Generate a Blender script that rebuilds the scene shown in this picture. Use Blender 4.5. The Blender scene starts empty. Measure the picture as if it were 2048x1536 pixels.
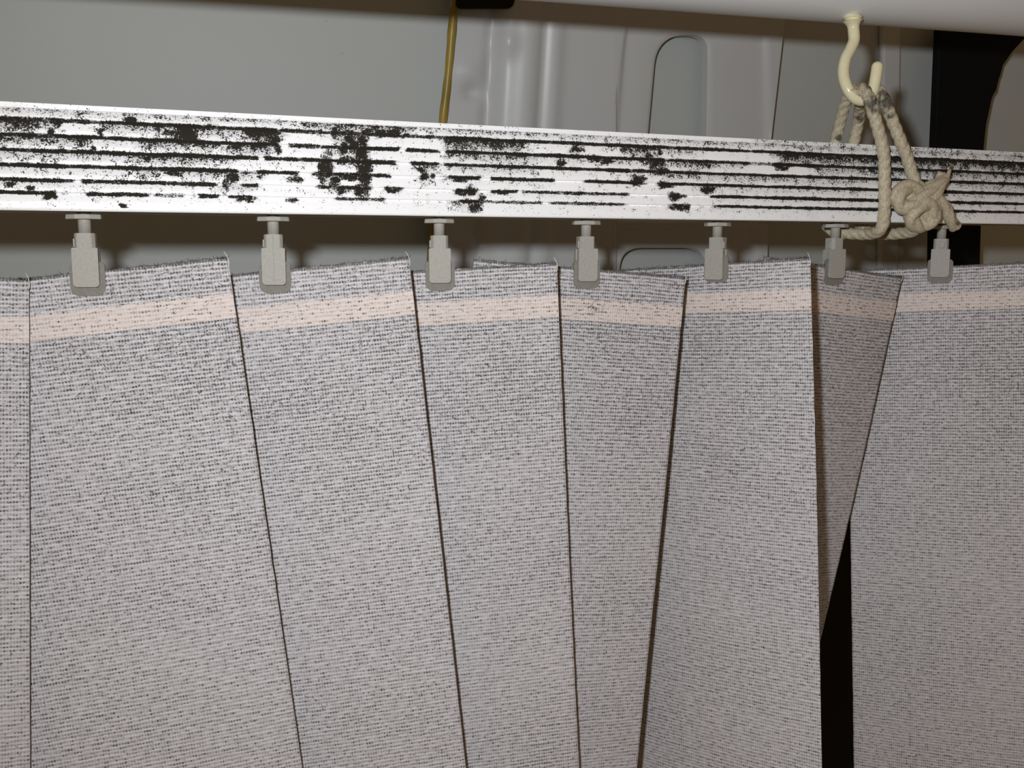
import bpy, bmesh, math, random
import numpy as np
from mathutils import Vector, Matrix, noise as mnoise

random.seed(7)
rng = np.random.default_rng(7)
SC = bpy.context.scene
COL = SC.collection

# ------------------------------------------------------------------ camera
F_PX = 1990.0                       # focal length in pixels of the 2048 x 1536 frame
PITCH = math.atan(263.0 / F_PX)     # camera looks slightly down
CAM = Vector((0.0, 0.0, 1.5))
cam_d = bpy.data.cameras.new('camera')
cam_d.sensor_width = 36.0
cam_d.lens = F_PX / 2048.0 * 36.0
cam_d.clip_start = 0.01
cam_d.clip_end = 50
cam = bpy.data.objects.new('camera', cam_d)
cam.location = CAM
cam.rotation_euler = (math.pi / 2 - PITCH, 0, 0)
COL.objects.link(cam)
SC.camera = cam

# ------------------------------------------------------------------ world, flash, exposure
world = bpy.data.worlds.new('world')
SC.world = world
world.use_nodes = True
wb = world.node_tree.nodes['Background']
wb.inputs[0].default_value = (1.0, 0.62, 0.30, 1)
wb.inputs[1].default_value = 0.12

fl = bpy.data.lights.new('camera_flash', 'SPOT')
fl.energy = 8.0
fl.color = (0.94, 0.97, 1.0)
fl.spot_size = math.radians(160)
fl.spot_blend = 1.0
fl.shadow_soft_size = 0.009
flash = bpy.data.objects.new('camera_flash', fl)
flash.location = CAM + Vector((-0.036, 0.0, 0.043))
flash.rotation_euler = (math.pi / 2 - PITCH * 1.5, 0, math.radians(-20))
COL.objects.link(flash)

SC.view_settings.view_transform = 'Standard'
SC.view_settings.look = 'None'
SC.view_settings.exposure = 0.0
SC.view_settings.gamma = 1.0
SC.view_settings.use_curve_mapping = False

# ------------------------------------------------------------------ frames
# rail frame: x along the headrail, y away from the camera, z up; origin under the first whole hanger, at eye height
O = Vector((-0.1740, 0.41, CAM.z))
STEP = 0.0755
TH = math.atan2(0.02796, 0.0701)
RAIL_M = Matrix.Translation(O) @ Matrix.Rotation(TH, 4, 'Z')
RAIL_I = RAIL_M.inverted()

def ray(px, py):
    u = (px - 1024) / F_PX
    v = (768 - py) / F_PX
    sp, cp = math.sin(PITCH), math.cos(PITCH)
    return Vector((u, cp + v * sp, -sp + v * cp))

LEAN = 0.19                         # the body side leans inwards towards its top
def at(px, py, yl, lean=0.0):
    """point (rail frame) on the plane y = yl - lean * z that stands behind photograph pixel px, py"""
    d = RAIL_I.to_3x3() @ ray(px, py)
    o = RAIL_I @ CAM
    t = (yl - lean * o.z - o.y) / (d.y + lean * d.z)
    return o + d * t
SHEAR = Matrix(((1, 0, 0, 0), (0, 1, -LEAN, 0), (0, 0, 1, 0), (0, 0, 0, 1)))
def lean_mesh(o):
    o.data.transform(SHEAR); o.data.update()
    return o

def to_px(P):
    """rail-frame points (n,3) -> pixels"""
    R = np.array(RAIL_M.to_3x3()); T = np.array(RAIL_M.translation)
    W = P @ R.T + T - np.array(CAM)
    sp, cp = math.sin(PITCH), math.cos(PITCH)
    f = W[:, 1] * cp - W[:, 2] * sp
    u = W[:, 1] * sp + W[:, 2] * cp
    return 1024 + F_PX * W[:, 0] / f, 768 - F_PX * u / f

# ------------------------------------------------------------------ object helpers
def mesh_obj(name, verts, faces, mat, parent=None, matrix=None, smooth=False):
    me = bpy.data.meshes.new(name)
    me.from_pydata([tuple(v) for v in verts], [], faces)
    me.update()
    if mat: me.materials.append(mat)
    if smooth:
        me.polygons.foreach_set('use_smooth', [True] * len(me.polygons))
    o = bpy.data.objects.new(name, me)
    COL.objects.link(o)
    if parent is not None: o.parent = parent
    if matrix is not None: o.matrix_world = matrix
    return o

def bm_obj(name, bm, mat, parent=None, matrix=None, smooth=False):
    bmesh.ops.recalc_face_normals(bm, faces=bm.faces[:])
    me = bpy.data.meshes.new(name)
    bm.to_mesh(me); bm.free()
    if mat: me.materials.append(mat)
    if smooth:
        me.polygons.foreach_set('use_smooth', [True] * len(me.polygons))
    o = bpy.data.objects.new(name, me)
    COL.objects.link(o)
    if parent is not None: o.parent = parent
    if matrix is not None: o.matrix_world = matrix
    return o

def empty(name, matrix):
    e = bpy.data.objects.new(name, None)
    e.empty_display_size = 0.01
    COL.objects.link(e)
    e.matrix_world = matrix
    return e

def tag(o, label=None, cat=None, group=None, kind=None):
    if label: o['label'] = label
    if cat: o['category'] = cat
    if group: o['group'] = group
    if kind: o['kind'] = kind
    return o

def bm_box(bm, x0, x1, y0, y1, z0, z1, bev=0.0, seg=2):
    r = bmesh.ops.create_cube(bm, size=1.0)
    vs = r['verts']
    for v in vs:
        v.co = Vector((x0 + (v.co.x + .5) * (x1 - x0), y0 + (v.co.y + .5) * (y1 - y0), z0 + (v.co.z + .5) * (z1 - z0)))
    if bev > 0:
        es = list({e for v in vs for e in v.link_edges})
        bmesh.ops.bevel(bm, geom=es, offset=bev, segments=seg, affect='EDGES', profile=0.5)

def bm_prism(bm, pts, y0, y1, bev=0.0):
    """pts: outline in x,z; extruded along y from y0 to y1"""
    a = [bm.verts.new((p[0], y0, p[1])) for p in pts]
    b = [bm.verts.new((p[0], y1, p[1])) for p in pts]
    n = len(pts)
    fs = [bm.faces.new(a), bm.faces.new(b[::-1])]
    for i in range(n):
        fs.append(bm.faces.new((a[i], b[i], b[(i + 1) % n], a[(i + 1) % n])))
    if bev > 0:
        es = list(fs[0].edges) + list(fs[1].edges)
        bmesh.ops.bevel(bm, geom=es, offset=bev, segments=2, affect='EDGES', profile=0.5)

def round_rect(x0, x1, z0, z1, r_top, r_bot, n=5):
    pts = []
    def arc(cx, cz, r, a0):
        if r <= 0: pts.append((cx, cz)); return
        for i in range(n + 1):
            a = a0 + math.pi / 2 * i / n
            pts.append((cx + r * math.cos(a), cz + r * math.sin(a)))
    arc(x1 - r_top, z1 - r_top, r_top, 0)
    arc(x0 + r_top, z1 - r_top, r_top, math.pi / 2)
    arc(x0 + r_bot, z0 + r_bot, r_bot, math.pi)
    arc(x1 - r_bot, z0 + r_bot, r_bot, 1.5 * math.pi)
    return pts

def catmull(pts, n):
    P = [Vector(p) for p in pts]
    P = [P[0] * 2 - P[1]] + P + [P[-1] * 2 - P[-2]]
    out = []
    for i in range(1, len(P) - 2):
        for k in range(n):
            t = k / n
            a, b, c, d = P[i - 1], P[i], P[i + 1], P[i + 2]
            out.append(0.5 * ((2 * b) + (c - a) * t + (2 * a - 5 * b + 4 * c - d) * t * t + (3 * b - a - 3 * c + d) * t ** 3))
    out.append(P[-2])
    return out

def sweep(path, rad, nseg=12, lobes=0, depth=0.0, pitch=0.01, cap=True, phase=0.0):
    """tube with optional twisted lobed section (laid rope). rad: number or function(t)"""
    verts, faces = [], []
    n = len(path)
    up = None
    s = 0.0
    for i, p in enumerate(path):
        tg = (path[min(i + 1, n - 1)] - path[max(i - 1, 0)]).normalized()
        if up is None:
            up = tg.orthogonal().normalized()
        else:
            up = (up - tg * up.dot(tg)).normalized()
        side = tg.cross(up)
        if i: s += (p - path[i - 1]).length
        r = rad(i / (n - 1)) if callable(rad) else rad
        for k in range(nseg):
            a = 2 * math.pi * k / nseg
            rr = r
            if lobes:
                rr = r * (1 - depth + depth * 2 * abs(math.cos(0.5 * lobes * (a - 2 * math.pi * s / pitch) + phase)) ** 0.7)
            verts.append(p + (up * math.cos(a) + side * math.sin(a)) * rr)
    for i in range(n - 1):
        for k in range(nseg):
            k2 = (k + 1) % nseg
            faces.append((i * nseg + k, i * nseg + k2, (i + 1) * nseg + k2, (i + 1) * nseg + k))
    if cap:
        faces.append(tuple(range(nseg))[::-1])
        faces.append(tuple((n - 1) * nseg + k for k in range(nseg)))
    return verts, faces

# ------------------------------------------------------------------ materials
class NT:
    def __init__(self, name):
        self.m = bpy.data.materials.new(name)
        self.m.use_nodes = True
        self.t = self.m.node_tree
        self.b = self.t.nodes['Principled BSDF']
    def n(self, typ, **kw):
        nd = self.t.nodes.new(typ)
        for k, v in kw.items(): setattr(nd, k, v)
        return nd
    def l(self, a, b): self.t.links.new(a, b)
    def math(self, op, a, b=None, c=None, clamp=False):
        nd = self.n('ShaderNodeMath', operation=op, use_clamp=clamp)
        for i, x in enumerate((a, b, c)):
            if x is None: continue
            if isinstance(x, (int, float)): nd.inputs[i].default_value = x
            else: self.l(x, nd.inputs[i])
        return nd.outputs[0]
    def mix(self, fac, a, b):
        nd = self.n('ShaderNodeMix', data_type='RGBA')
        for sock, x in ((nd.inputs[0], fac), (nd.inputs[6], a), (nd.inputs[7], b)):
            if isinstance(x, (int, float)): sock.default_value = x
            elif isinstance(x, tuple): sock.default_value = (*x, 1) if len(x) == 3 else x
            else: self.l(x, sock)
        return nd.outputs[2]
    def noise(self, vec, scale, detail=3.0, rough=0.5):
        nd = self.n('ShaderNodeTexNoise')
        nd.inputs['Scale'].default_value = scale
        nd.inputs['Detail'].default_value = detail
        nd.inputs['Roughness'].default_value = rough
        if vec is not None: self.l(vec, nd.inputs['Vector'])
        return nd.outputs['Fac']
    def sstep(self, x, lo, hi):
        nd = self.n('ShaderNodeMapRange', interpolation_type='SMOOTHSTEP')
        self.l(x, nd.inputs[0])
        nd.inputs[1].default_value = lo; nd.inputs[2].default_value = hi
        return nd.outputs[0]
    def mapping(self, vec, scale=(1, 1, 1), loc=(0, 0, 0)):
        nd = self.n('ShaderNodeMapping')
        self.l(vec, nd.inputs[0])
        nd.inputs['Scale'].default_value = scale
        nd.inputs['Location'].default_value = loc
        return nd.outputs[0]
    def bump(self, h, strength, dist):
        nd = self.n('ShaderNodeBump')
        nd.inputs['Strength'].default_value = strength
        nd.inputs['Distance'].default_value = dist
        self.l(h, nd.inputs['Height'])
        self.l(nd.outputs[0], self.b.inputs['Normal'])
    def base(self, c): self.setin('Base Color', c)
    def rough(self, r): self.setin('Roughness', r)
    def setin(self, name, v):
        s = self.b.inputs[name]
        if isinstance(v, tuple): s.default_value = (*v, 1)
        elif isinstance(v, (int, float)): s.default_value = v
        else: self.l(v, s)

def plain(name, col, rough=0.5, spec=0.5, var=0.08, scale=300, bump=0.0):
    t = NT(name)
    tc = t.n('ShaderNodeTexCoord').outputs['Object']
    nz = t.noise(tc, scale, 4)
    dark = tuple(c * (1 - var * 2) for c in col)
    t.base(t.mix(t.sstep(nz, 0.3, 0.7), dark, col))
    t.rough(rough); t.setin('Specular IOR Level', spec)
    if bump: t.bump(nz, bump, 0.0005)
    return t.m

def vane_material(name, col_a, col_b, hem):
    t = NT(name)
    uv = t.n('ShaderNodeUVMap', uv_map='weave').outputs[0]
    rnd = t.n('ShaderNodeObjectInfo').outputs['Random']
    off = t.n('ShaderNodeCombineXYZ')
    t.l(t.math('MULTIPLY', rnd, 37.0), off.inputs[0]); t.l(t.math('MULTIPLY', rnd, 11.0), off.inputs[1])
    va = t.n('ShaderNodeVectorMath', operation='ADD'); t.l(uv, va.inputs[0]); t.l(off.outputs[0], va.inputs[1])
    co = va.outputs[0]
    sep = t.n('ShaderNodeSeparateXYZ'); t.l(uv, sep.inputs[0])
    u, v = sep.outputs[0], sep.outputs[1]
    # irregular yarns
    wob = t.noise(t.mapping(co, (40, 160, 1)), 1.0, 3)
    wob2 = t.noise(t.mapping(co, (300, 60, 1)), 1.0, 3)
    vv = t.math('ADD', v, t.math('MULTIPLY', t.math('SUBTRACT', wob, 0.5), 0.0016))
    uu = t.math('ADD', u, t.math('MULTIPLY', t.math('SUBTRACT', wob2, 0.5), 0.0010))
    row = t.math('MULTIPLY_ADD', t.math('COSINE', t.math('MULTIPLY', vv, 2 * math.pi / 0.00180)), 0.5, 0.5)
    colw = t.math('MULTIPLY_ADD', t.math('COSINE', t.math('MULTIPLY', uu, 2 * math.pi / 0.00122)), 0.5, 0.5)
    gap = t.math('SUBTRACT', 1.0, row)
    hole = t.math('MULTIPLY', t.math('POWER', gap, 1.4), t.math('MULTIPLY_ADD', t.math('SUBTRACT', 1.0, colw), 0.8, 0.2))
    knot = t.math('MULTIPLY', t.math('POWER', row, 3.0), t.math('POWER', colw, 5.0))  # pale highlight dots painted where the yarns cross
    # dirt : speckles held in the weave, denser under the hem, and short lint
    big = t.noise(t.mapping(co, (14, 22, 1)), 1.0, 4, 0.6)
    cell = t.noise(t.mapping(co, (420, 620, 1)), 1.0, 2, 0.6)
    lint = t.noise(t.mapping(co, (560, 950, 1)), 1.0, 5, 0.72)
    depth = t.sstep(v, 0.20, 0.03)                      # v grows downwards
    dens = t.math('ADD', t.math('MULTIPLY', big, 0.45), t.math('MULTIPLY', depth, 0.17))
    holed = t.math('MULTIPLY', hole, t.sstep(t.math('ADD', cell, t.math('MULTIPLY', dens, 0.4)), 0.47 + (0.14 if hem else 0), 0.80 + (0.06 if hem else 0)))
    lintm = t.sstep(t.math('ADD', lint, t.math('MULTIPLY', dens, 0.42)), 0.755 + (0.07 if hem else 0), 0.82 + (0.07 if hem else 0))
    vert = t.noise(t.mapping(co, (1000, 480, 1)), 1.0, 4, 0.7)
    vertm = t.sstep(t.math('ADD', vert, t.math('MULTIPLY', dens, 0.40)), 0.765 + (0.07 if hem else 0), 0.82 + (0.07 if hem else 0))
    # curled hairs: thin level lines of a noise field, broken up by a second one
    hn = t.noise(t.mapping(co, (430, 520, 1), (5, 9, 0)), 1.0, 2, 0.5)
    hm = t.noise(t.mapping(co, (560, 560, 1), (2, 4, 0)), 1.0, 2, 0.5)
    thin = t.math('SUBTRACT', 1.0, t.sstep(t.math('ABSOLUTE', t.math('SUBTRACT', hn, 0.5)), 0.018, 0.045))
    curlm = t.math('MULTIPLY', thin, t.sstep(t.math('ADD', hm, t.math('MULTIPLY', dens, 0.40)), 0.70 + (0.08 if hem else 0), 0.77 + (0.08 if hem else 0)))
    tint = t.noise(t.mapping(co, (160, 500, 1)), 1.0, 3)
    c = t.mix(t.sstep(tint, 0.35, 0.65), col_a, col_b)
    shade = t.math('MULTIPLY', gap, 0.28 if not hem else 0.12)
    c = t.mix(shade, c, tuple(x * 0.55 for x in col_a))
    c = t.mix(t.math('MULTIPLY', holed, 1.35, clamp=True), c, (0.045, 0.045, 0.05))
    c = t.mix(t.math('MULTIPLY', lintm, 0.80), c, (0.035, 0.032, 0.03))
    c = t.mix(t.math('MULTIPLY', vertm, 0.75), c, (0.04, 0.038, 0.036))
    c = t.mix(t.math('MULTIPLY', curlm, 0.80), c, (0.04, 0.037, 0.034))
    c = t.mix(t.math('MULTIPLY', knot, 0.40), c, (0.80, 0.79, 0.78))
    rim = t.sstep(t.math('ADD', v, t.math('MULTIPLY', t.math('SUBTRACT', cell, 0.5), 0.004)), 0.0016, 0.0002)
    c = t.mix(t.math('MULTIPLY', rim, 0.85), c, (0.05, 0.045, 0.04))
    t.base(c)
    t.rough(0.62); t.setin('Specular IOR Level', 0.35)
    h = t.math('ADD', t.math('MULTIPLY', row, 0.75), t.math('MULTIPLY', colw, 0.40))
    t.bump(h, 0.55, 0.00035)
    return t.m

M_VANE = vane_material('woven_vane_fabric', (0.53, 0.502, 0.512), (0.65, 0.625, 0.64), False)
M_HEM = vane_material('pink_hem_fabric', (0.68, 0.585, 0.545), (0.74, 0.65, 0.61), True)
M_EDGE = plain('dark_cut_edge', (0.10, 0.09, 0.08), 0.9, 0.1)  # darker than the cloth, on every cut side
M_LINT = plain('dark_lint', (0.030, 0.027, 0.024), 0.9, 0.1)
M_THREAD = plain('pale_loose_thread', (0.75, 0.74, 0.72), 0.35, 0.6)
M_HANG = plain('grey_hanger_plastic', (0.40, 0.385, 0.345), 0.6, 0.3, 0.06, 900)
M_TAB = plain('grey_tab_plastic', (0.24, 0.225, 0.20), 0.7, 0.2, 0.08, 700)
M_BLACK = plain('black_pillar_plastic', (0.006, 0.006, 0.007), 0.75, 0.15)
M_SEAL = plain('yellow_sealant', (0.36, 0.26, 0.035), 0.38, 0.45, 0.2, 40, 0.15)
M_HOOK = plain('cream_vinyl_coating', (0.80, 0.74, 0.50), 0.14, 0.6, 0.02)
M_DARK = plain('painted_recess_shade', (0.02, 0.017, 0.013), 0.9, 0.1)  # shade of the recess, put into the colour of a flat plate

def wall_material(name, col, rough=0.22):
    t = NT(name)
    tc = t.n('ShaderNodeTexCoord').outputs['Object']
    n1 = t.noise(tc, 5, 3); n2 = t.noise(tc, 260, 2)
    c = t.mix(t.sstep(n1, 0.3, 0.7), tuple(x * 0.94 for x in col), col)
    specks = t.sstep(t.noise(tc, 240, 1), 0.80, 0.83)
    c = t.mix(t.math('MULTIPLY', specks, 0.5), c, (0.2, 0.19, 0.17))
    t.base(c); t.rough(rough); t.setin('Specular IOR Level', 0.4)
    t.bump(n2, 0.04, 0.0004)
    return t.m
M_WALL = wall_material('white_body_paint', (0.51, 0.535, 0.52), 0.55)
M_WALL2 = wall_material('white_inner_panel_paint', (0.56, 0.57, 0.57), 0.36)
M_BEAM = wall_material('white_beam_paint', (0.76, 0.78, 0.79), 0.4)

def rail_material():
    t = NT('white_rail_enamel_with_soot')
    tc = t.n('ShaderNodeTexCoord').outputs['Object']
    a = t.n('ShaderNodeAttribute', attribute_name='soot').outputs['Fac']
    n1 = t.noise(tc, 1500, 5, 0.66)
    n2 = t.noise(t.mapping(tc, (1, 1, 1), (3, 1, 2)), 330, 3, 0.6)
    nn = t.math('ADD', t.math('MULTIPLY', n1, 0.65), t.math('MULTIPLY', n2, 0.35))
    x = t.math('ADD', a, t.math('MULTIPLY', t.math('SUBTRACT', nn, 0.5), 4.2))
    mask = t.sstep(x, 0.42, 0.60)
    film = t.math('MULTIPLY', t.sstep(a, 0.05, 0.75), 0.50)
    warm = t.noise(tc, 70, 3)
    white = t.mix(t.math('MULTIPLY', t.sstep(warm, 0.55, 0.75), 0.35), (0.95, 0.95, 0.96), (0.86, 0.82, 0.80))
    c = t.mix(film, white, (0.16, 0.155, 0.16))
    c = t.mix(mask, c, (0.022, 0.019, 0.014))
    t.base(c)
    t.rough(t.math('MULTIPLY_ADD', mask, 0.5, 0.4)); t.setin('Specular IOR Level', 0.25)
    t.bump(mask, 0.5, 0.0003)
    return t.m
M_RAIL = rail_material()
M_RAILBODY = plain('plain_rail_enamel', (0.62, 0.62, 0.57), 0.4, 0.4, 0.05, 200)

def rope_material():
    t = NT('dirty_cotton_rope')
    tc = t.n('ShaderNodeTexCoord').outputs['Object']
    fib = t.noise(t.mapping(tc, (1, 1, 0.4)), 1500, 4, 0.6)
    c = t.mix(t.sstep(fib, 0.35, 0.65), (0.40, 0.345, 0.235), (0.60, 0.535, 0.40))
    a = t.n('ShaderNodeAttribute', attribute_name='soot').outputs['Fac']
    nz = t.noise(tc, 320, 5, 0.65)
    m = t.sstep(t.math('ADD', a, t.math('MULTIPLY', t.math('SUBTRACT', nz, 0.5), 2.2)), 0.18, 0.95)
    c = t.mix(t.math('MULTIPLY', m, 0.9), c, (0.035, 0.030, 0.025))
    t.base(c); t.rough(0.55); t.setin('Specular IOR Level', 0.4)
    t.bump(fib, 0.5, 0.0004)
    return t.m
M_ROPE = rope_material()

def glass_dark():
    t = NT('gap_shade_glass')
    t.base((0.004, 0.004, 0.005)); t.rough(0.3); t.setin('Specular IOR Level', 0.1)  # near-black colour stands for the shade behind the vanes
    return t.m
M_GLASS = glass_dark()

# ------------------------------------------------------------------ setting: van side wall
Y_SKIN, Y_PANEL = 0.212, 0.196
def pl(px, py, y, lean=LEAN):
    p = at(px, py, y, lean); return (p.x, p.z)

def plate(name, outline_px, y_front, thick, mat, bev=0.0008, parent=None, lean=LEAN):
    bm = bmesh.new()
    bm_prism(bm, [pl(a, b, y_front, lean) for a, b in outline_px], y_front, y_front + thick, bev)
    o = bm_obj(name, bm, mat, parent, RAIL_M.copy())
    return lean_mesh(o) if lean else o

# outer skin of the body side: upper panel, stands behind everything
bm = bmesh.new()
bm_box(bm, -0.45, 1.10, Y_SKIN, Y_SKIN + 0.004, -0.085, 0.42)
wall = lean_mesh(bm_obj('wall_side', bm, M_WALL, None, RAIL_M.copy()))
tag(wall, kind='structure', label='grey white painted van body side behind the blind')

# assumed side window, added near black to keep the gap between vanes in shade
bm = bmesh.new()
bm_prism(bm, round_rect(-0.45, 1.10, -0.62, -0.083, 0.02, 0.02), Y_SKIN - 0.002, Y_SKIN + 0.006)
win = lean_mesh(bm_obj('added_dark_window', bm, M_GLASS, None, RAIL_M.copy()))
tag(win, kind='structure', label='black window sheet added behind the vanes as shade in the gap')

# yellow sealant bead along the joint between skin and pressed panel
path = [at(a, b, Y_PANEL + 0.001, LEAN) for a, b in ((914, -60), (912, -10), (908, 20), (904, 60), (899, 120), (893, 180), (886, 240), (878, 330), (868, 430), (858, 560))]
path = catmull(path, 10)
vs, fs = sweep(path, lambda t: 0.0026 + 0.0002 * math.sin(23 * t) + 0.0001 * math.sin(61 * t), 12)
seal = mesh_obj('sealant_bead', vs, fs, M_SEAL, wall, RAIL_M.copy(), True)
tag(seal, label='thick yellow sealant bead running down the panel joint')

# pressed rib panel (heightfield) between the bead and the pierced panel
def rib_height(fx, z, px, py):
    g = lambda c, w: math.exp(-((px + (py - 150) * 0.06 - c) / w) ** 2)
    h = 0.0032 * g(1052, 24) + 0.0065 * (1 / (1 + math.exp(-(px + (py - 150) * .05 - 1000) / 7.0))) - 0.0035 * g(985, 14)
    h += 0.0022 * g(1105, 16) - 0.0012 * g(1080, 9)
    h += 0.0035 * math.exp(-((px - 1008) / 20) ** 2 - ((py - 85) / 24) ** 2)
    h -= 0.0045 * math.exp(-((px - 952) / 22) ** 2 - ((py - 182) / 16) ** 2)
    h += 0.0022 * math.exp(-((px - 940) / 24) ** 2 - ((py - 142) / 22) ** 2)
    return h
NX, NZ = 110, 90
verts, faces = [], []
for j in range(NZ + 1):
    py = -70 + (640 + 70) * j / NZ
    for i in range(NX + 1):
        xl = 906 - (py - 20) * 0.082; xr = 1230
        px = xl + (xr - xl) * i / NX
        p = at(px, py, Y_PANEL, LEAN)
        verts.append((p.x, p.y + 0.004 - rib_height(i / NX, p.z, px, py), p.z))
for j in range(NZ):
    for i in range(NX):
        a = j * (NX + 1) + i
        faces.append((a, a + NX + 1, a + NX + 2, a + 1))
ribp = mesh_obj('pressed_rib_panel', verts, faces, M_WALL2, wall, RAIL_M.copy(), True)
sol = ribp.modifiers.new('thickness', 'SOLIDIFY'); sol.thickness = 0.003; sol.offset = -1

# pierced panel: two cells, each lofted from a hole contour out to the cell border
def contour(pts, n=160):
    P = [Vector((a, b)) for a, b in pts]
    L = [0]
    for i in range(len(P)): L.append(L[-1] + (P[(i + 1) % len(P)] - P[i]).length)
    out = []
    for k in range(n):
        s = L[-1] * k / n
        i = max(j for j in range(len(P)) if L[j] <= s + 1e-9)
        f = (s - L[i]) / max(1e-9, L[i + 1] - L[i])
        out.append(P[i].lerp(P[(i + 1) % len(P)], f))
    return out
def rr_px(x0a, x1a, y0, x0b, x1b, y1, r0, r1, r2, n=8):
    """quad with rounded corners, pixel coords; top edge x0a..x1a at y0, bottom x0b..x1b at y1"""
    pts = []
    cs = [((x0a, y0), (x1a, y0), (x0b, y1), r0), ((x1a, y0), (x1b, y1), (x0a, y0), r1), ((x1b, y1), (x0b, y1), (x1a, y0), r2), ((x0b, y1), (x0a, y0), (x1b, y1), r2)]
    for c, nx, pv, r in cs:
        c = Vector(c); d1 = (Vector(pv) - c).normalized(); d2 = (Vector(nx) - c).normalized()
        a, b = c + d1 * r, c + d2 * r
        for k in range(n + 1):
            t = k / n
            pts.append((a * (1 - t) ** 2 + c * 2 * t * (1 - t) + b * t * t))
    return pts
def ang_sample(poly, ctr, n):
    """radial samples of a closed polygon about ctr"""
    out = []
    m = len(poly)
    for k in range(n):
        a = 2 * math.pi * k / n
        d = Vector((math.cos(a), math.sin(a)))
        best = None
        for i in range(m):
            p, q = poly[i], poly[(i + 1) % m]
            e = q - p
            den = d.x * e.y - d.y * e.x
            if abs(den) < 1e-12: continue
            w = p - ctr
            t = (w.x * e.y - w.y * e.x) / den
            s = (w.x * d.y - w.y * d.x) / den
            if t > 0 and -1e-6 <= s <= 1 + 1e-6:
                if best is None or t > best: best = t
        out.append(ctr + d * (best if best else 1.0))
    return out
def pierced_cell(name, outer, groove, hole):
    outer = [Vector(p) for p in outer]; groove = [Vector(p) for p in groove]; hole = [Vector(p) for p in hole]
    ctr = sum(hole, Vector((0, 0))) / len(hole)
    n = 200
    H, G, Q = ang_sample(hole, ctr, n), ang_sample(groove, ctr, n), ang_sample(outer, ctr, n)
    rings = []   # (pixel list, height towards the viewer)
    mixl = lambda A, B, t: [a.lerp(b, t) for a, b in zip(A, B)]
    rings.append((H, -0.008)); rings.append((H, -0.0012)); rings.append((mixl(H, G, 0.05), -0.0003)); rings.append((mixl(H, G, 0.12), 0.0))
    rings.append((mixl(H, G, 0.5), 0.0003)); rings.append((mixl(H, G, 0.80), 0.0))
    for t, h in ((0.90, 0.0), (1.0, 0.0)): rings.append((mixl(H, G, t), h))
    wout = [min(0.9, 9.0 / max(10, (q - g).length)) for g, q in zip(G, Q)]
    for m_, h in ((0.4, 0.0003), (1.0, 0.0013), (1.6, 0.0023), (2.2, 0.0026)):
        rings.append(([g.lerp(q, min(0.97, w * m_)) for g, q, w in zip(G, Q, wout)], h))
    rings.append((Q, 0.0026)); rings.append((Q, -0.012))
    verts, faces = [], []
    for R_, h in rings:
        for p in R_:
            w = at(p.x, p.y, Y_PANEL, LEAN)
            verts.append((w.x, w.y - h, w.z))
    for r in range(len(rings) - 1):
        for k in range(n):
            k2 = (k + 1) % n
            faces.append((r * n + k, r * n + k2, (r + 1) * n + k2, (r + 1) * n + k))
    o = mesh_obj(name, verts, faces, M_WALL2, wall, RAIL_M.copy(), True)
    o.modifiers.new('edges', 'EDGE_SPLIT').split_angle = math.radians(40)
    return o
hole1 = rr_px(1316, 1418, 68, 1286, 1412, 400, 62, 36, 50)
gro1 = rr_px(1262, 1520, -40, 1228, 1526, 440, 130, 20, 20)
out1 = [(1222, -70), (1578, -70), (1519, 447), (1222, 447)]
p1 = pierced_cell('pierced_panel', out1, gro1, hole1)
hole2 = rr_px(1242, 1412, 496, 1236, 1412, 660, 44, 36, 20)
gro2 = rr_px(1226, 1502, 458, 1226, 1502, 690, 20, 20, 20)
out2 = [(1222, 447), (1532, 447), (1528, 720), (1222, 720)]
p2 = pierced_cell('pierced_panel', out2, gro2, hole2)

# narrow rib and a dark plate that paints in the shade of a recess
rb = plate('upright_rib', [(1768, -40), (1805, -40), (1796, 620), (1760, 620)], Y_SKIN - 0.006, 0.0058, M_WALL2, 0.002, wall)
shade_plate = plate('recess_shade_plate', rr_px(920, 1034, -70, 912, 1028, 16, 10, 10, 14), Y_PANEL - 0.0035, 0.003, M_DARK, 0.0005, wall)

# black pillar trim with flared top
pillar = plate('trim_1', [(1880, 40), (2075, 40), (2048, 78), (2024, 104), (2006, 130), (1997, 147), (2000, 158), (1994, 183), (1980, 194),
                (1972, 250), (1965, 318), (1961, 480), (1950, 900), (1862, 900), (1868, 480), (1871, 310)], 0.160, 0.007, M_BLACK, 0.002, None, 0.0)
tag(pillar, kind='structure', label='black pillar trim with flared top at the right')

# ------------------------------------------------------------------ roof beam
Y_BEAM = 0.004
RB = 0.026
b0 = at(1100, 1, Y_BEAM); b1 = at(2048, 70, Y_BEAM)
dv = (b1 - b0)
pa = b0 - dv * 1.3 + Vector((0, 0, RB)); pb = b1 + dv * 0.6 + Vector((0, 0, RB))
vs, fs = sweep([pa.lerp(pb, i / 40) for i in range(41)], RB, 48)
beam = mesh_obj('roof_beam', vs, fs, M_BEAM, None, RAIL_M.copy(), True)
tag(beam, 'round white painted roof beam crossing the top right corner', 'beam')

# ------------------------------------------------------------------ headrail
YF = -0.014                               # front face
zb = at(300, 423, YF).z                   # bottom edge
HG = [0.0066, 0.0114, 0.0170, 0.0226, 0.0283, 0.0343, 0.0381]   # groove heights above the bottom edge, lowest first
HT = 0.0404
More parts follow.
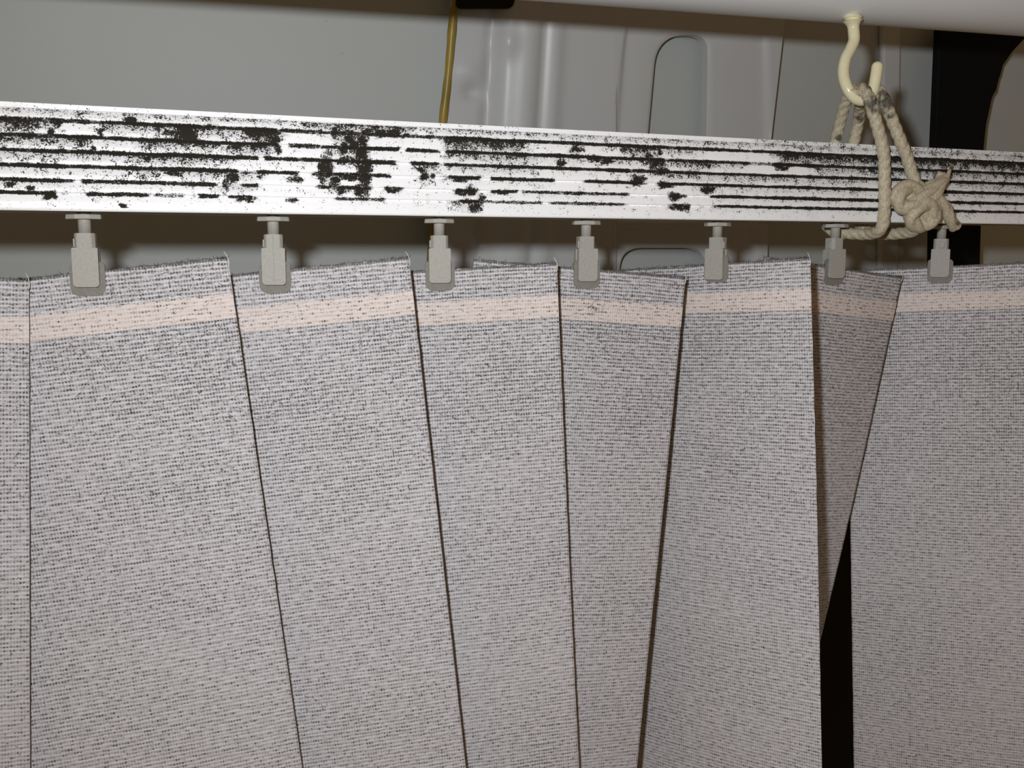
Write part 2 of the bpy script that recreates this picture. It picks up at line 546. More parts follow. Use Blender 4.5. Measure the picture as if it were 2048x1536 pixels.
# profile (height, proud) sampled finely
hs = [0.0]
hs += list(np.linspace(0.0, HT, 150)[1:])
hs = np.array(hs)
def proud(h):
    d = 0.0
    if h < 0.0011: return 0.0004 * math.sqrt(max(0, 1 - ((h - .0011) / .0011) ** 2)) - 0.0004
    ledges = [0.0011] + HG
    k = max(i for i in range(len(ledges)) if ledges[i] <= h + 1e-9)
    lo = ledges[k]; hi = ledges[k + 1] if k + 1 < len(ledges) else HT
    t = (h - lo) / (hi - lo)              # 0 at the lower edge of a rib, 1 at its top groove
    if k == len(ledges) - 1:              # top lip
        return -0.0002 if t > 0.12 else -0.0009
    amp = 0.0007 if k == len(ledges) - 2 else 0.0010
    d = -amp * (max(0, (t - 0.35) / 0.65)) ** 1.3
    if t > 0.90: d -= 0.0005
    if t < 0.07 and k > 0: d -= 0.0004 * (1 - t / 0.07)
    return d
pr = np.array([proud(h) for h in hs])
S0, S1, DS = -0.26, 0.95, 0.0006
ss = np.arange(S0, S1, DS)
ns, nh = len(ss), len(hs)
Sg, Hg = np.meshgrid(ss, hs, indexing='ij')
Pg = np.repeat(pr[None, :], ns, 0)
V = np.stack([Sg.ravel(), (YF - Pg).ravel(), (zb + Hg).ravel()], 1)
PX, PY = to_px(V)
# --- where soot clings, read off the photograph (pixel columns), groove by groove
GR = {  # groove index from top: intervals (x0, x1, strength)
 0: [(-900, 2600, 0.45)],
 1: [(-900, 200, .8), (200, 560, .95), (560, 890, .8), (890, 1100, 1.0), (1100, 1500, .95), (1500, 2600, 1.0)],
 2: [(-900, 120, .85), (110, 560, 1.0), (575, 640, .8), (640, 800, 1.0), (814, 876, 1.0), (890, 1330, 1.0), (1330, 1500, .9), (1490, 1550, .55), (1540, 2600, 1.0)],
 3: [(-900, 514, 1.0), (526, 600, .9), (600, 790, .95), (822, 876, .95), (885, 1260, 1.0), (1260, 1600, .95), (1590, 2600, 1.0)],
 4: [(-900, 476, 1.0), (515, 596, .9), (625, 778, .85), (895, 962, 1.0), (982, 1106, .95), (1168, 1288, .95), (1315, 1400, .9), (1390, 2600, 1.0)],
 5: [(-900, 150, .95), (165, 432, .85), (480, 520, .9), (636, 662, .9), (675, 744, .9), (765, 808, .8), (915, 960, 1.0), (985, 1035, .9), (1045, 1262, .75), (1340, 1372, .7), (1420, 2600, 1.0)],
 6: [(-900, 112, 1.0), (175, 300, .85), (305, 372, .5), (395, 438, .95), (455, 504, .95), (668, 776, .7), (915, 962, 1.0), (960, 1085, .65), (1098, 1245, .7), (1340, 1382, .9), (1432, 2600, .9)],
}
FACE = {  # rib index from top (0 = strip under the lip): intervals of speckle density (x0, x1, density)
 -1: [(-900, 1450, .02), (1500, 2600, .22)],
 0: [(-900, 600, .20), (600, 840, .42), (840, 2600, .24)],
 1: [(-900, 95, .42), (95, 115, .6), (120, 185, .08), (195, 210, .6), (205, 300, .26), (300, 330, .45), (330, 395, .62), (395, 480, .28), (480, 560, .55), (560, 660, .02), (660, 735, .42), (735, 880, .06), (886, 1060, .50), (1060, 1130, .10), (1140, 1165, .55), (1160, 1240, .12), (1240, 1310, .45), (1290, 1320, .6), (1320, 1410, .25), (1410, 1545, .04), (1550, 2600, .50)],
 2: [(-900, 190, .30), (190, 260, .18), (260, 380, .28), (380, 440, .34), (440, 560, .34), (560, 650, .06), (650, 700, .3), (735, 880, .10), (886, 1080, .34), (1080, 1300, .22), (1290, 1340, .55), (1340, 1440, .35), (1440, 1500, .26), (1500, 1610, .05), (1620, 2600, .34)],
 3: [(-900, 250, .22), (250, 420, .30), (420, 480, .25), (480, 640, .10), (640, 740, .12), (740, 800, .08), (830, 880, .34), (890, 1080, .26), (1080, 1260, .12), (1260, 1300, .3), (1310, 2600, .26)],
 4: [(-900, 270, .16), (270, 330, .28), (330, 470, .24), (470, 520, .3), (520, 650, .05), (650, 740, .10), (830, 870, .25), (880, 900, .15), (900, 1100, .13), (1100, 1370, .06), (1380, 2600, .19)],
 5: [(-900, 150, .14), (150, 420, .12), (420, 520, .22), (520, 900, .06), (900, 960, .28), (960, 1260, .10), (1260, 1400, .05), (1420, 2600, .14)],
 6: [(-900, 250, .08), (250, 700, .06), (700, 900, .08), (900, 950, .3), (950, 1400, .07), (1400, 2600, .12)],
}
BLOB = [  # x, y, rx, ry (pixels): clumps
 (105, 238, 9, 6), (262, 238, 13, 6), (420, 252, 12, 9), (668, 262, 9, 12), (696, 273, 7, 9), (722, 300, 15, 34), (728, 345, 13, 42), (652, 335, 15, 24),
 (668, 362, 11, 14), (685, 378, 12, 8), (718, 378, 12, 9), (700, 352, 20, 6), (690, 318, 22, 7), (708, 290, 9, 18), (686, 295, 7, 16), (640, 262, 5, 5),
 (735, 262, 12, 8), (760, 265, 10, 8), (785, 262, 18, 8), (812, 268, 9, 6), (700, 260, 12, 6), (850, 348, 10, 9), (842, 338, 6, 8), (866, 350, 5, 5),
 (465, 350, 12, 13), (453, 365, 7, 9), (300, 312, 14, 8), (345, 342, 16, 8), (245, 410, 8, 6), (110, 388, 6, 8), (95, 390, 10, 6), (20, 365, 12, 7), (60, 375, 8, 4),
 (185, 296, 7, 6), (102, 262, 6, 14), (202, 265, 7, 9), (372, 272, 18, 10), (385, 268, 12, 16), (360, 282, 12, 6), (545, 275, 20, 10), (528, 265, 10, 8), (556, 298, 7, 9),
 (645, 335, 8, 26), (590, 355, 16, 6), (940, 378, 14, 10), (925, 382, 16, 6), (950, 413, 12, 10), (935, 402, 12, 5), (962, 395, 8, 10), (1000, 381, 16, 5),
 (1152, 297, 8, 7), (1190, 314, 14, 7), (1215, 320, 16, 6), (1298, 312, 9, 14), (1308, 326, 11, 10), (1318, 340, 16, 8), (1330, 340, 10, 6), (1275, 358, 14, 10),
 (1330, 366, 16, 6), (1350, 390, 12, 7), (1355, 412, 16, 6), (1372, 412, 9, 8), (1415, 376, 14, 6), (1556, 330, 9, 7), (1570, 334, 9, 5), (1430, 296, 3, 3),
 (1122, 322, 10, 6), (905, 328, 10, 5), (920, 356, 14, 6), (1035, 306, 10, 5), (490, 395, 18, 6), (585, 398, 14, 4), (785, 378, 16, 5),
]
JX = np.array([mnoise.noise(Vector((a * 210, 3.1, c * 420))) + 0.6 * mnoise.noise(Vector((a * 620, 8.1, c * 1100))) for a, b_, c in V.tolist()])
JY = np.array([mnoise.noise(Vector((a * 260, 13.1, c * 260))) + 0.6 * mnoise.noise(Vector((a * 800, 18.1, c * 800))) for a, b_, c in V.tolist()])
def soft_iv(x, iv, soft=7.0):
    out = np.zeros_like(x)
    for a, b, w in iv:
        out = np.maximum(out, w * np.clip((x - a) / soft + .5, 0, 1) * np.clip((b - x) / soft + .5, 0, 1))
    return out
Hf = Hg.ravel()
den = np.zeros(len(Hf))
edges_top = [HT] + HG[::-1] + [0.0011]        # lip top, g0 .. g6, bottom
# face densities, graded : dirtier just below each groove
for k in range(-1, 7):
    hi = edges_top[k + 1]; lo = edges_top[k + 2]
    m = (Hf <= hi) & (Hf > lo)
    t = (Hf[m] - lo) / (hi - lo)
    d = soft_iv(PX[m] + 26 * JX[m], FACE[k], 34.0) * np.where(PX[m] < 560, 1.3, 1.08)
    den[m] = d * (0.50 + 1.25 * t) if k >= 0 else d * 1.3
# wavering groove deposits
wav = np.array([mnoise.noise(Vector((s * 160, 0.3, 0))) for s in ss]); wav2 = np.array([mnoise.noise(Vector((s * 60, 7.3, 0))) for s in ss])
sidx = np.repeat(np.arange(ns), nh)
for k in range(7):
    hg = HG[::-1][k]
    pres = soft_iv(PX + 7 * JX, GR[k], 9.0)
    half = (0.00068 if k else 0.00024) * (1 + 0.35 * wav[sidx] + 0.25 * wav2[(sidx + 131 * k) % ns])
    cen = hg - (0.00005 if k else 0) + 0.00012 * wav2[(sidx + 57 * k) % ns]
    q = np.clip(1.6 - np.abs(Hf - cen) / half, 0, 1)
    den = np.maximum(den, q * pres * 1.05)
for x, y, rx, ry in BLOB:
    r2 = np.sqrt(((PX + 5 * JX - x) / rx) ** 2 + ((PY + 5 * JY - y - 3) / ry) ** 2)
    den = np.maximum(den, np.clip(1.55 - r2, 0, 1) * 0.95)
# bottom lip stays clean
den[Hf < 0.0011] = 0.0
V[:, 1] -= 0.00022 * np.clip(den - 0.55, 0, 1)
ii = np.arange(ns - 1)[:, None] * nh + np.arange(nh - 1)[None, :]
ii = ii.ravel()
quads = np.stack([ii, ii + nh, ii + nh + 1, ii + 1], 1)
headrail = empty('headrail', RAIL_M @ Matrix.Translation((0, 0, zb)))
tag(headrail, 'white ribbed blind headrail streaked and clotted with black soot', 'blind rail')
me = bpy.data.meshes.new('ribbed_face')
me.vertices.add(len(V)); me.vertices.foreach_set('co', V.astype(np.float32).ravel())
me.loops.add(quads.size); me.loops.foreach_set('vertex_index', quads.astype(np.int32).ravel())
me.polygons.add(len(quads)); me.polygons.foreach_set('loop_start', np.arange(0, quads.size, 4, dtype=np.int32))
me.update(calc_edges=True)
me.validate()
at_ = me.attributes.new('soot', 'FLOAT', 'POINT'); at_.data.foreach_set('value', den.astype(np.float32))
me.materials.append(M_RAIL)
me.polygons.foreach_set('use_smooth', [True] * len(me.polygons))
face = bpy.data.objects.new('ribbed_face', me); COL.objects.link(face)
face.parent = headrail; face.matrix_world = RAIL_M.copy()
tag(face, label='ribbed white front face caked with soot')
# channel body: back, top and slotted underside
bm = bmesh.new()
YB = 0.014
bm_box(bm, S0, S1, YF + 0.0024, YF + 0.0036, zb + 0.0003, zb + HT - 0.0003)        # web right behind the face
bm_box(bm, S0, S1, YF + 0.0004, YB, zb + HT - 0.0016, zb + HT - 0.0001)             # top
bm_box(bm, S0, S1, YB - 0.0015, YB, zb + 0.0002, zb + HT - 0.0004)                  # back
bm_box(bm, S0, S1, YF + 0.0005, -0.0034, zb - 0.0002, zb + 0.0012)                  # underside flanges with a slot between
bm_box(bm, S0, S1, 0.0034, YB, zb - 0.0002, zb + 0.0012)
bm_obj('channel', bm, M_RAILBODY, headrail, RAIL_M.copy())

# ------------------------------------------------------------------ hangers
def make_hanger_meshes():
    M = {}
    bm = bmesh.new()                                   # toothed flange under the rail
    n = 8
    pts = []
    for k in range(n):
        a = 2 * math.pi * (k + 0.5) / n
        r = 0.0074
        pts.append((r * math.cos(a), r * 0.72 * math.sin(a)))
    lo = [bm.verts.new((x, y, 0.0134)) for x, y in pts]; hi = [bm.verts.new((x * .97, y * .97, 0.0153)) for x, y in pts]
    bm.faces.new(lo[::-1]); bm.faces.new(hi)
    for k in range(n): bm.faces.new((lo[k], lo[(k + 1) % n], hi[(k + 1) % n], hi[k]))
    bmesh.ops.bevel(bm, geom=bm.edges[:], offset=0.0002, segments=1, affect='EDGES')
    M['flange'] = bm
    bm = bmesh.new()
    bmesh.ops.create_cone(bm, cap_ends=True, segments=24, radius1=0.0025, radius2=0.0025, depth=0.0125, matrix=Matrix.Translation((0, 0, 0.0137)))
    M['stem'] = bm
    bm = bmesh.new()                                   # socket block: flat front with rounded shoulders
    pts = [(-0.0040, -0.0016), (-0.0028, -0.0032), (0.0028, -0.0032), (0.0040, -0.0016), (0.0040, 0.0030), (0.0030, 0.0038), (-0.0030, 0.0038), (-0.0040, 0.0030)]
    lo = [bm.verts.new((x, y, 0.0012)) for x, y in pts]; hi = [bm.verts.new((x, y, 0.0078)) for x, y in pts]
    bm.faces.new(lo[::-1]); bm.faces.new(hi)
    for k in range(8): bm.faces.new((lo[k], lo[(k + 1) % 8], hi[(k + 1) % 8], hi[k]))
    bmesh.ops.bevel(bm, geom=bm.edges[:], offset=0.00025, segments=2, affect='EDGES')
    M['socket'] = bm
    bm = bmesh.new()
    bm_prism(bm, round_rect(-0.0050, 0.0050, -0.0140, 0.0019, 0.0004, 0.0013), -0.0034, -0.0011, 0.0003)
    M['front_jaw'] = bm
    bm = bmesh.new()
    bm_prism(bm, round_rect(-0.0049, 0.0049, -0.0120, 0.0016, 0.0006, 0.0015), 0.0011, 0.0036, 0.0003)
    M['rear_jaw'] = bm
    bm = bmesh.new()
    bm_box(bm, -0.0046, -0.0030, -0.0012, 0.0016, 0.0022, 0.0056, 0.0002)
    M['latch'] = bm
    bm = bmesh.new()
    bm_box(bm, -0.00018, 0.00022, -0.00352, -0.0030, -0.0125, 0.0072, 0.0001, 1)
    M['front_ridge'] = bm
    out = {}
    for k, b in M.items():
        bmesh.ops.recalc_face_normals(b, faces=b.faces[:])
        m = bpy.data.meshes.new(k); b.to_mesh(m); b.free(); m.materials.append(M_HANG)
        out[k] = m
    m = out['stem']
    m.polygons.foreach_set('use_smooth', [len(p.vertices) == 4 for p in m.polygons])
    return out
HM = make_hanger_meshes()

def hanger_world(i):
    return RAIL_M @ Vector((i * STEP, 0, 0))

#        i   yaw   roll   half  dx(m)   curl  [lean of the lower end away from the camera]
VANES = [
    (-1, 20, -0.055, .058, -0.004, 0.0),
    (0, 13, 0.105, .058, -0.002, 0.0),
    (1, 8, 0.098, .058, 0.001, 0.0),
    (2, 9, 0.055, .058, -0.003, 0.8),
    (3, 17, -0.082, .056, -0.001, 0.2),
    (4, -38, 0.064, .058, -0.0080, 0.0),
    (5, 26, -0.115, .052, 0.003, 0.0, 0.115),
    (6, -23, 0.055, .0545, 0.0035, 0.0),
    (7, 12, 0.02, .058, 0.000, 0.0),
]
HLAB = {
 0: 'grey plastic blind hanger nearest the left edge of the photo',
 1: 'second grey blind hanger from the left, with a bright ridge down its front',
 2: 'third grey blind hanger from the left, below the yellow sealant bead',
 3: 'fourth grey blind hanger from the left, over the scuffed pink hem',
 4: 'grey blind hanger turned to show its right side, beside the lower wall hole',
 5: 'grey blind hanger holding the dark shadowed vane, rope passing behind its stem',
 6: 'grey blind hanger directly below the rope knot',
 7: 'grey blind hanger cut off by the right edge of the photo',
}
VLAB = {
 -1: 'pale speckled fabric vane cut off by the left edge of the photo',
 0: 'wide pale speckled vane with pink hem, leftmost vane shown with its hanger',
 1: 'pale speckled vane with pink hem, hanging from the second hanger',
 2: 'pale speckled vane with curled upper right corner, hanging from the third hanger',
 3: 'pale speckled vane with scuffed pink hem, hanging from the fourth hanger, right edge slanting left',
 4: 'turned pale vane with raised right corner, between scuffed vane and dark vane',
 5: 'dark shadowed vane tapering downwards to the left of the black gap',
 6: 'broad pale vane right of the black gap, below the rope knot',
 7: 'pale vane at the right edge, almost hidden behind the broad right vane',
}
YAW = {i: math.radians(y) for i, y, *_ in VANES}
for i in range(0, 8):
    Mh = Matrix.Translation(hanger_world(i)) @ Matrix.Rotation(YAW[i], 4, 'Z')
    h = empty('blind_hanger', Mh)
    tag(h, HLAB[i], 'blind hanger', 'hangers under the headrail')
    for part in ('flange', 'stem', 'socket', 'front_jaw', 'rear_jaw', 'latch') + (('front_ridge',) if i == 1 else ()):
        o = bpy.data.objects.new(part, HM[part]); COL.objects.link(o)
        o.parent = h
        mm = Mh.copy()
        if part == 'flange': mm = Matrix.Translation(hanger_world(i)) @ Matrix.Rotation(TH * 0.6 + math.radians(4 * math.sin(i * 2.1)), 4, 'Z')
        if part == 'latch' and i == 4: mm = Mh @ Matrix.Scale(-1, 4, (1, 0, 0))
        if part == 'latch' and i == 6: mm = Mh @ Matrix.Translation((0.0006, -0.0005, 0.0004)) @ Matrix.Rotation(math.radians(90), 4, 'Z')
        o.matrix_world = mm

# ------------------------------------------------------------------ vanes
VTOP = -0.0078
VLEN = 0.335
def hair(path, r, verts, faces):
    vs, fs = sweep(path, lambda t: r * (1 - 0.6 * t), 3, cap=True)
    b = len(verts)
    verts.extend(vs); faces.extend([tuple(b + k for k in f) for f in fs])

for i, yaw, roll, half, dx, curl, *back in VANES:
    rr = random.Random(100 + i)
    LEN = 0.29 if i == 5 else VLEN
    Mv = Matrix.Translation(hanger_world(i) + Vector((0, 0, VTOP + (0.0022 if i == 4 else 0.0)))) @ Matrix.Rotation(math.radians(yaw), 4, 'Z') @ Matrix.Rotation(back[0] if back else 0.0, 4, 'X') @ Matrix.Rotation(-roll, 4, 'Y')
    root = empty('blind_vane', Mv)
    tag(root, VLAB[i], 'blind vane', 'vanes of the vertical blind')
    bow = rr.uniform(0.0006, 0.0016) * (1 if i not in (0, 1) else 0.6)
    ph = rr.uniform(0, 6)
    def surf(x, z):
        """front/back offset of the cloth at x across, z below the top"""
        e = x / half
        y = bow * (e * e) * (1 - math.exp(-abs(x) / 0.02))
        y += 0.0007 * math.sin(z * 21 + ph) * e
        y -= curl * 0.005 * max(0, e - 0.60) ** 2 / 0.16 * math.exp(-z / 0.05)
        return y
    def edgewob(z, s):
        return 0.00022 * mnoise.noise(Vector((z * 130, s * 5 + i, 0)))
    def topz(x):
        return 0.00035 * mnoise.noise(Vector((x * 150, i * 3.1, 0.5))) + 0.0002 * mnoise.noise(Vector((x * 700, i * 3.1, 2.5)))
    nx, nz = 80, 120
    T = 0.00055
    zs = [LEN * (k / nz) ** 1.25 for k in range(nz + 1)]
    verts, uvs, faces = [], [], []
    for side in (0, 1):
        for k, z in enumerate(zs):
            for j in range(nx + 1):
                e = -1 + 2 * j / nx
                x = dx + e * half
                if j == 0: x += edgewob(z, 0)
                if j == nx: x += edgewob(z, 1)
                zz = -z + (topz(x) if k == 0 else 0)
                y = surf(x - dx, z) + (-T / 2 if side == 0 else T / 2)
                verts.append((x, y, zz)); uvs.append((x, z))
    W = nx + 1; NN = W * (nz + 1)
    for k in range(nz):
        for j in range(nx):
            a = k * W + j
            faces.append((a, a + W, a + W + 1, a + 1))
            faces.append((NN + a, NN + a + 1, NN + a + W + 1, NN + a + W))
    nmain = len(faces)
    for j in range(nx):
        faces.append((j, j + 1, NN + j + 1, NN + j)); b = nz * W
        faces.append((b + j, NN + b + j, NN + b + j + 1, b + j + 1))
    for k in range(nz):
        a = k * W
        faces.append((a, NN + a, NN + a + W, a + W)); a += nx
        faces.append((a, a + W, NN + a + W, NN + a))
    fab = mesh_obj('fabric_panel', verts, faces, M_VANE, root, Mv)
    me = fab.data
    me.materials.append(M_EDGE)
    me.polygons.foreach_set('material_index', [0] * nmain + [1] * (len(faces) - nmain))
    me.polygons.foreach_set('use_smooth', [True] * nmain + [False] * (len(faces) - nmain))
    uvl = me.uv_layers.new(name='weave')
    li = np.zeros(len(me.loops), dtype=np.int32); me.loops.foreach_get('vertex_index', li)
    uvl.data.foreach_set('uv', np.array(uvs, dtype=np.float32)[li].ravel())
    # welded hem band, proud of the cloth
    v2, u2, f2 = [], [], []
    z0, z1 = 0.0150, 0.0258
    rows = [(z0, -0.00002), (z0 + .0003, .00012)] + [(z0 + (z1 - z0) * k / 6, .00014) for k in range(1, 6)] + [(z1 - .0003, .00012), (z1, -0.00002)]
    for z, pr_ in rows:
        for j in range(nx + 1):
            e = -1 + 2 * j / nx
            x = dx + e * (half - 0.0001)
            w_ = 0.00025 * mnoise.noise(Vector((x * 120, z * 90, i)))
            v2.append((x, surf(x - dx, z) - T / 2 - pr_, -z + w_)); u2.append((x, z))
    for k in range(len(rows) - 1):
        for j in range(nx):
            a = k * W + j
            f2.append((a, a + W, a + W + 1, a + 1))
    hem = mesh_obj('hem_band', v2, f2, M_HEM, root, Mv, True)
    tag(hem, label='cleaner pinkish welded hem band')
    uvl = hem.data.uv_layers.new(name='weave')
    li = np.zeros(len(hem.data.loops), dtype=np.int32); hem.data.loops.foreach_get('vertex_index', li)
    uvl.data.foreach_set('uv', np.array(u2, dtype=np.float32)[li].ravel())
    # grey tab folded over the top edge under the hanger's jaw
    if i >= 0:
        bm = bmesh.new()
        Rr = Matrix.Rotation(roll, 3, 'Y')
        def tabpts(x0, x1, zl, zh, rt, rb): 
            return [tuple((Rr @ Vector((p[0], 0, p[1])))[a] for a in (0, 2)) for p in round_rect(x0, x1, zl, zh, rt, rb)]
        bm_prism(bm, tabpts(-0.0066, 0.0070, -0.0098, 0.0040, 0.0022, 0.0034), -0.00105, -0.00045)
        bm_prism(bm, tabpts(-0.0066, 0.0070, -0.0098, 0.0040, 0.0022, 0.0034), 0.00045, 0.00105)
        bm_prism(bm, tabpts(-0.0058, 0.0062, 0.0012, 0.0040, 0.0016, 0.0003), -0.00045, 0.00045)
        tb = bm_obj('repair_tab', bm, M_TAB, root, Mv)
        tag(tb, label='grey plastic tab under the hanger jaw')
    # frayed fuzz on the cut top edge, lint on the face
    hv, hf = [], []
    for k in range(230):
        x = dx + rr.uniform(-half, half)
        if rr.random() < 0.25: x = dx + half - rr.random() ** 2 * 0.012
        L = rr.choice((0.0006, 0.0009, 0.0013, 0.0020)) * rr.uniform(.6, 1.1)
        a = rr.uniform(-1.3, 1.3)
        p0 = Vector((x, surf(x - dx, 0) + rr.uniform(-T, T) * .5, -0.0003))
        d = Vector((math.sin(a), rr.uniform(-.6, .4), abs(math.cos(a)) * .8 + .15)).normalized()
        pm = p0 + d * L * .55 + Vector((rr.uniform(-1, 1), rr.uniform(-1, 1), 0)) * L * .2
        hair([p0, pm, p0 + d * L + Vector((rr.uniform(-1, 1), 0, rr.uniform(-.6, .3))) * L * .4], rr.uniform(.00006, .00013), hv, hf)
    for k in range(420):
        z = min(rr.expovariate(1 / 0.05) + 0.001, 0.3)
        if 0.013 < z < 0.026 and rr.random() < 0.75: z += 0.014
        x = dx + rr.uniform(-half * .98, half * .98)
        L = rr.choice((0.0008, 0.0012, 0.0016, 0.0026)) * rr.uniform(.7, 1.2)
        a = rr.choice((rr.gauss(0, .35), rr.uniform(-1.6, 1.6)))
        ex, ez = math.cos(a) * L, math.sin(a) * L
        def on(xx, zz, lift): return Vector((max(dx - half, min(dx + half, xx)), surf(xx - dx, zz) - T / 2 - lift, -zz))
        pts = [on(x, z, .0001), on(x + ex * .5 + rr.uniform(-.3, .3) * L, z + ez * .5 + rr.uniform(-.3, .3) * L, .00025), on(x + ex, z + ez, .0001)]
        hair(pts, rr.uniform(.00005, .00011), hv, hf)
    if i == 3:
        for cx, cz, n_, sp in ((0.0065, 0.0185, 26, 0.0022), (0.012, 0.037, 46, 0.0050), (0.022, 0.041, 16, 0.004)):
            for k in range(n_):
                x = cx + rr.gauss(0, sp); z = cz + rr.gauss(0, sp)
                L = rr.uniform(.001, .003); a = rr.gauss(1.57, .5) if n_ == 26 else rr.gauss(0, .6)
                hair([on(x, z, .0003), on(x + math.cos(a) * L * .5 + rr.uniform(-.3, .3) * L, z + math.sin(a) * L * .5, .0004), on(x + math.cos(a) * L, z + math.sin(a) * L, .0002)], rr.uniform(.00006, .00013), hv, hf)
    fz = mesh_obj('lint_and_fraying', hv, hf, M_LINT, root, Mv)
    tag(fz, kind='stuff', label='dark lint and frayed fibres')
    # pale thread curling off the right corner
    c0 = Vector((dx + half - 0.0002, surf(half, 0), -0.004))
    pts = catmull([c0, c0 + Vector((0.0003, -.0004, .002)), c0 + Vector((0.0, -.0006, .0042)), c0 + Vector((-0.0008, -.0004, .0060)), c0 + Vector((-.0012, 0, .0066))], 5)
    vs, fs = sweep(pts, lambda t: 0.00022 * (1 - .5 * t), 5)
    mesh_obj('loose_thread', vs, fs, M_THREAD, root, Mv, True)

# ------------------------------------------------------------------ hook
YH = -0.004
flg = at(1705, 37, YH)
hook = empty('screw_hook', RAIL_M @ Matrix.Translation(flg))
tag(hook, 'cream vinyl coated screw hook hanging from the white roof beam', 'hook')
pp = [((1706, 41), 0), ((1707, 58), 0), ((1708, 80), -.0005), ((1701, 98), -.001), ((1691, 118), -.0015), ((1687, 142), -.002), ((1690, 163), -.0035), ((1698, 182), -.005), ((1712, 197), -.0065), ((1728, 200), -.008), ((1742, 189), -.0095), ((1749, 168), -.0105), ((1753, 145), -.011), ((1756, 123), -.011)]
path = catmull([at(a, b, YH + d) for (a, b), d in pp], 40)
RH = 0.0030
def hook_r(t):
    if t > 0.962: return RH * math.sqrt(max(0.008, 1 - ((t - .962) / .038) ** 2))
    return RH * (1.0 + 0.75 * max(0, 1 - t / 0.075) ** 2)
vs, fs = sweep(path, hook_r, 20)
rod = mesh_obj('curved_rod', vs, fs, M_HOOK, hook, RAIL_M.copy(), True)
bm = bmesh.new()
bmesh.ops.create_cone(bm, cap_ends=True, segments=32, radius1=0.0047, radius2=0.0052, depth=0.0024, matrix=Matrix.Translation(flg + Vector((0, 0, 0.0004))))
bmesh.ops.bevel(bm, geom=[e for e in bm.edges if len(e.link_faces) == 2 and any(len(f.verts) > 4 for f in e.link_faces)], offset=0.0008, segments=3, affect='EDGES')
bm_obj('collar', bm, M_HOOK, hook, RAIL_M.copy(), True)

# ------------------------------------------------------------------ rope
RR = 0.00305
ZB = zb
rope = empty('tie_rope', RAIL_M @ Matrix.Translation(at(1850, 410, YF - .006)))
tag(rope, 'dirty cream twisted cotton rope tying the headrail to the hook', 'rope')
yf, yb = YF - RR - 0.0006, 0.014 + RR + 0.0006
def rope_part(name, ctrl, rad=RR, n=14, lobes=3, depth=.10, pitch=.0165, soot=None, label=None, nseg=24, phase=0.):
    path = catmull([at(a, b, y) for a, b, y in ctrl], n)
    vs, fs = sweep(path, rad, nseg, lobes, depth, pitch, True, phase)
    o = mesh_obj(name, vs, fs, M_ROPE, rope, RAIL_M.copy(), True)
    P = np.array([tuple(v) for v in vs]); px, py = to_px(P)
    s = np.clip((255 - py) / 150, 0, 1) * 0.52
    if soot: 
        for x, y, r in soot: s = np.maximum(s, np.clip(1.4 - np.hypot(px - x, py - y) / r, 0, 1) * .85)
    a = o.data.attributes.new('soot', 'FLOAT', 'POINT'); a.data.foreach_set('value', s.astype(np.float32))
    if label: tag(o, label=label)
    return o
# loop: hook, down the front, under the rail, up the back, hook
rope_part('strand', [(1722, 212, .004), (1718, 190, .000), (1724, 178, -.0105), (1735, 190, -.0165), (1744, 218, -.0175), (1756, 258, yf), (1767, 305, yf), (1769, 360, yf), (1769, 410, yf - .0003),
     (1766, 447, yf - .0006), (1757, 462, -.0150), (1735, 468, -.006), (1700, 467, .004), (1672, 464, .0115), (1655, 452, yb), (1652, 425, yb + .001), (1658, 370, yb), (1666, 310, yb), (1676, 262, .016), (1688, 215, .008), (1700, 186, .0005), (1710, 178, -.006), (1708, 190, -.012)],
     soot=[(1742, 205, 18), (1748, 222, 10), (1677, 275, 9), (1740, 170, 12)])
rope_part('strand', [(1724, 196, -.0015), (1720, 212, .006), (1716, 245, .014), (1707, 290, yb), (1700, 350, yb), (1705, 410, yb), (1718, 450, yb), (1745, 466, .0115), (1775, 468, .001), (1805, 466, -.0085), (1828, 460, -.0168), (1842, 440, yf - .0025)],
     soot=[(1720, 235, 10)], phase=.7)
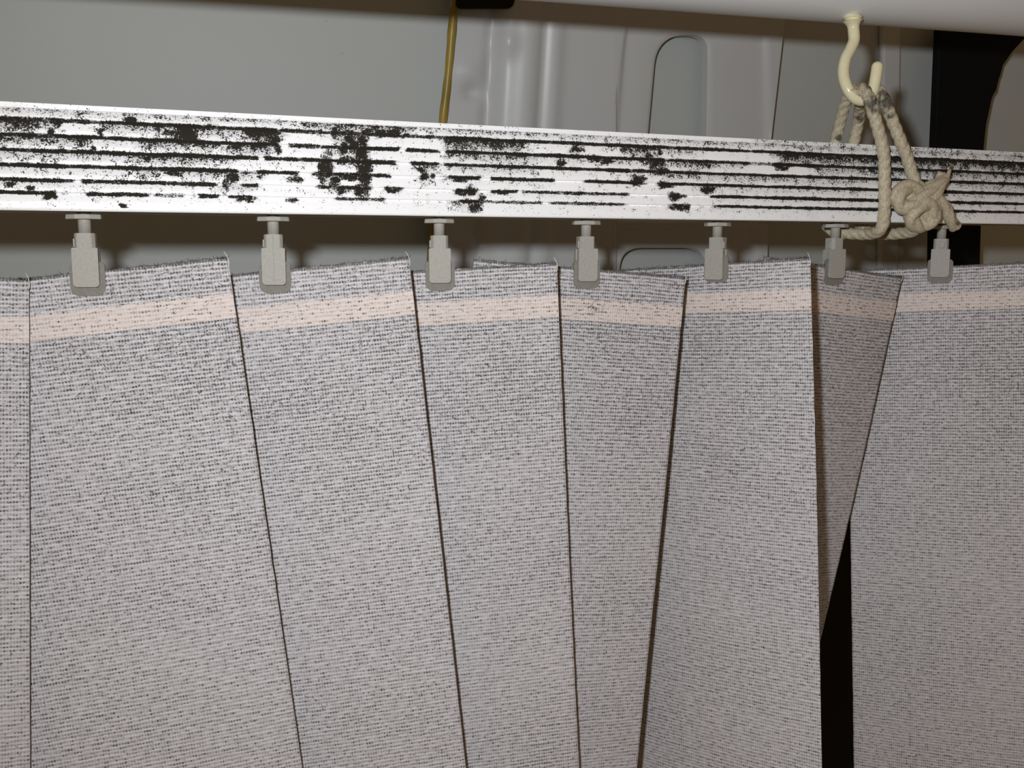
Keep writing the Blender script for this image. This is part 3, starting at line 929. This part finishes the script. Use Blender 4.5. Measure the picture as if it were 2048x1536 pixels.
rope_part('strand', [(1740, 205, .000), (1748, 184, -.004), (1758, 182, -.0135), (1770, 204, -.0155), (1784, 240, -.0165), (1800, 280, yf), (1814, 315, yf), (1825, 350, yf - .0005), (1838, 382, yf - .002)],
     soot=[(1775, 205, 22), (1766, 190, 14), (1781, 232, 8)], phase=1.4)
yk = yf - .002
rope_part('knot', [(1838, 380, yk), (1812, 376, yk - .001), (1797, 392, yk - .002), (1803, 414, yk - .002), (1828, 408, yk - .0045), (1856, 385, yk - .005), (1880, 366, yk - .004), (1887, 357, yk - .0015), (1872, 352, yk)], rad=lambda t: .0044 * (1 - .42 * t), depth=.14, pitch=.035, label='tight knot of the rope')
rope_part('knot', [(1835, 440, yk), (1852, 448, yk - .002), (1866, 432, yk - .004), (1858, 408, yk - .0055), (1836, 414, yk - .005), (1822, 436, yk - .003), (1835, 452, yk - .001), (1852, 440, yk)], rad=.0038, depth=.14, pitch=.035)
rope_part('knot', [(1820, 398, yk), (1845, 385, yk - .002), (1868, 372, yk - .002), (1872, 388, yk - .003), (1850, 402, yk - .004)], rad=.0034, depth=.14, pitch=.03)
rope_part('knot', [(1806, 384, yk + .0008), (1822, 402, yk - .0005), (1846, 424, yk - .0012), (1862, 436, yk - .0005)], rad=.0042, depth=.14, pitch=.03)
rope_part('tail', [(1858, 402, yk - .006), (1874, 390, yk - .007), (1885, 372, yk - .006), (1895, 352, yk - .004), (1903, 331, yk - .002)], rad=lambda t: .0027 * (1 - .75 * t), depth=.10, pitch=.04, soot=[(1902, 334, 6)])
rope_part('tail', [(1850, 398, yk - .004), (1872, 398, yk - .006), (1890, 412, yk - .006), (1897, 430, yk - .005), (1904, 446, yk - .003), (1910, 452, yk - .002)], rad=lambda t: .0034 - .0006 * math.sin(t * 3), depth=.12, pitch=.03, soot=[(1916, 448, 5)])
rope_part('tail', [(1852, 395, yk - .003), (1872, 402, yk - .003), (1895, 405, yk - .001)], rad=lambda t: .0026 * (1 - .6 * t), depth=.1, pitch=.03)
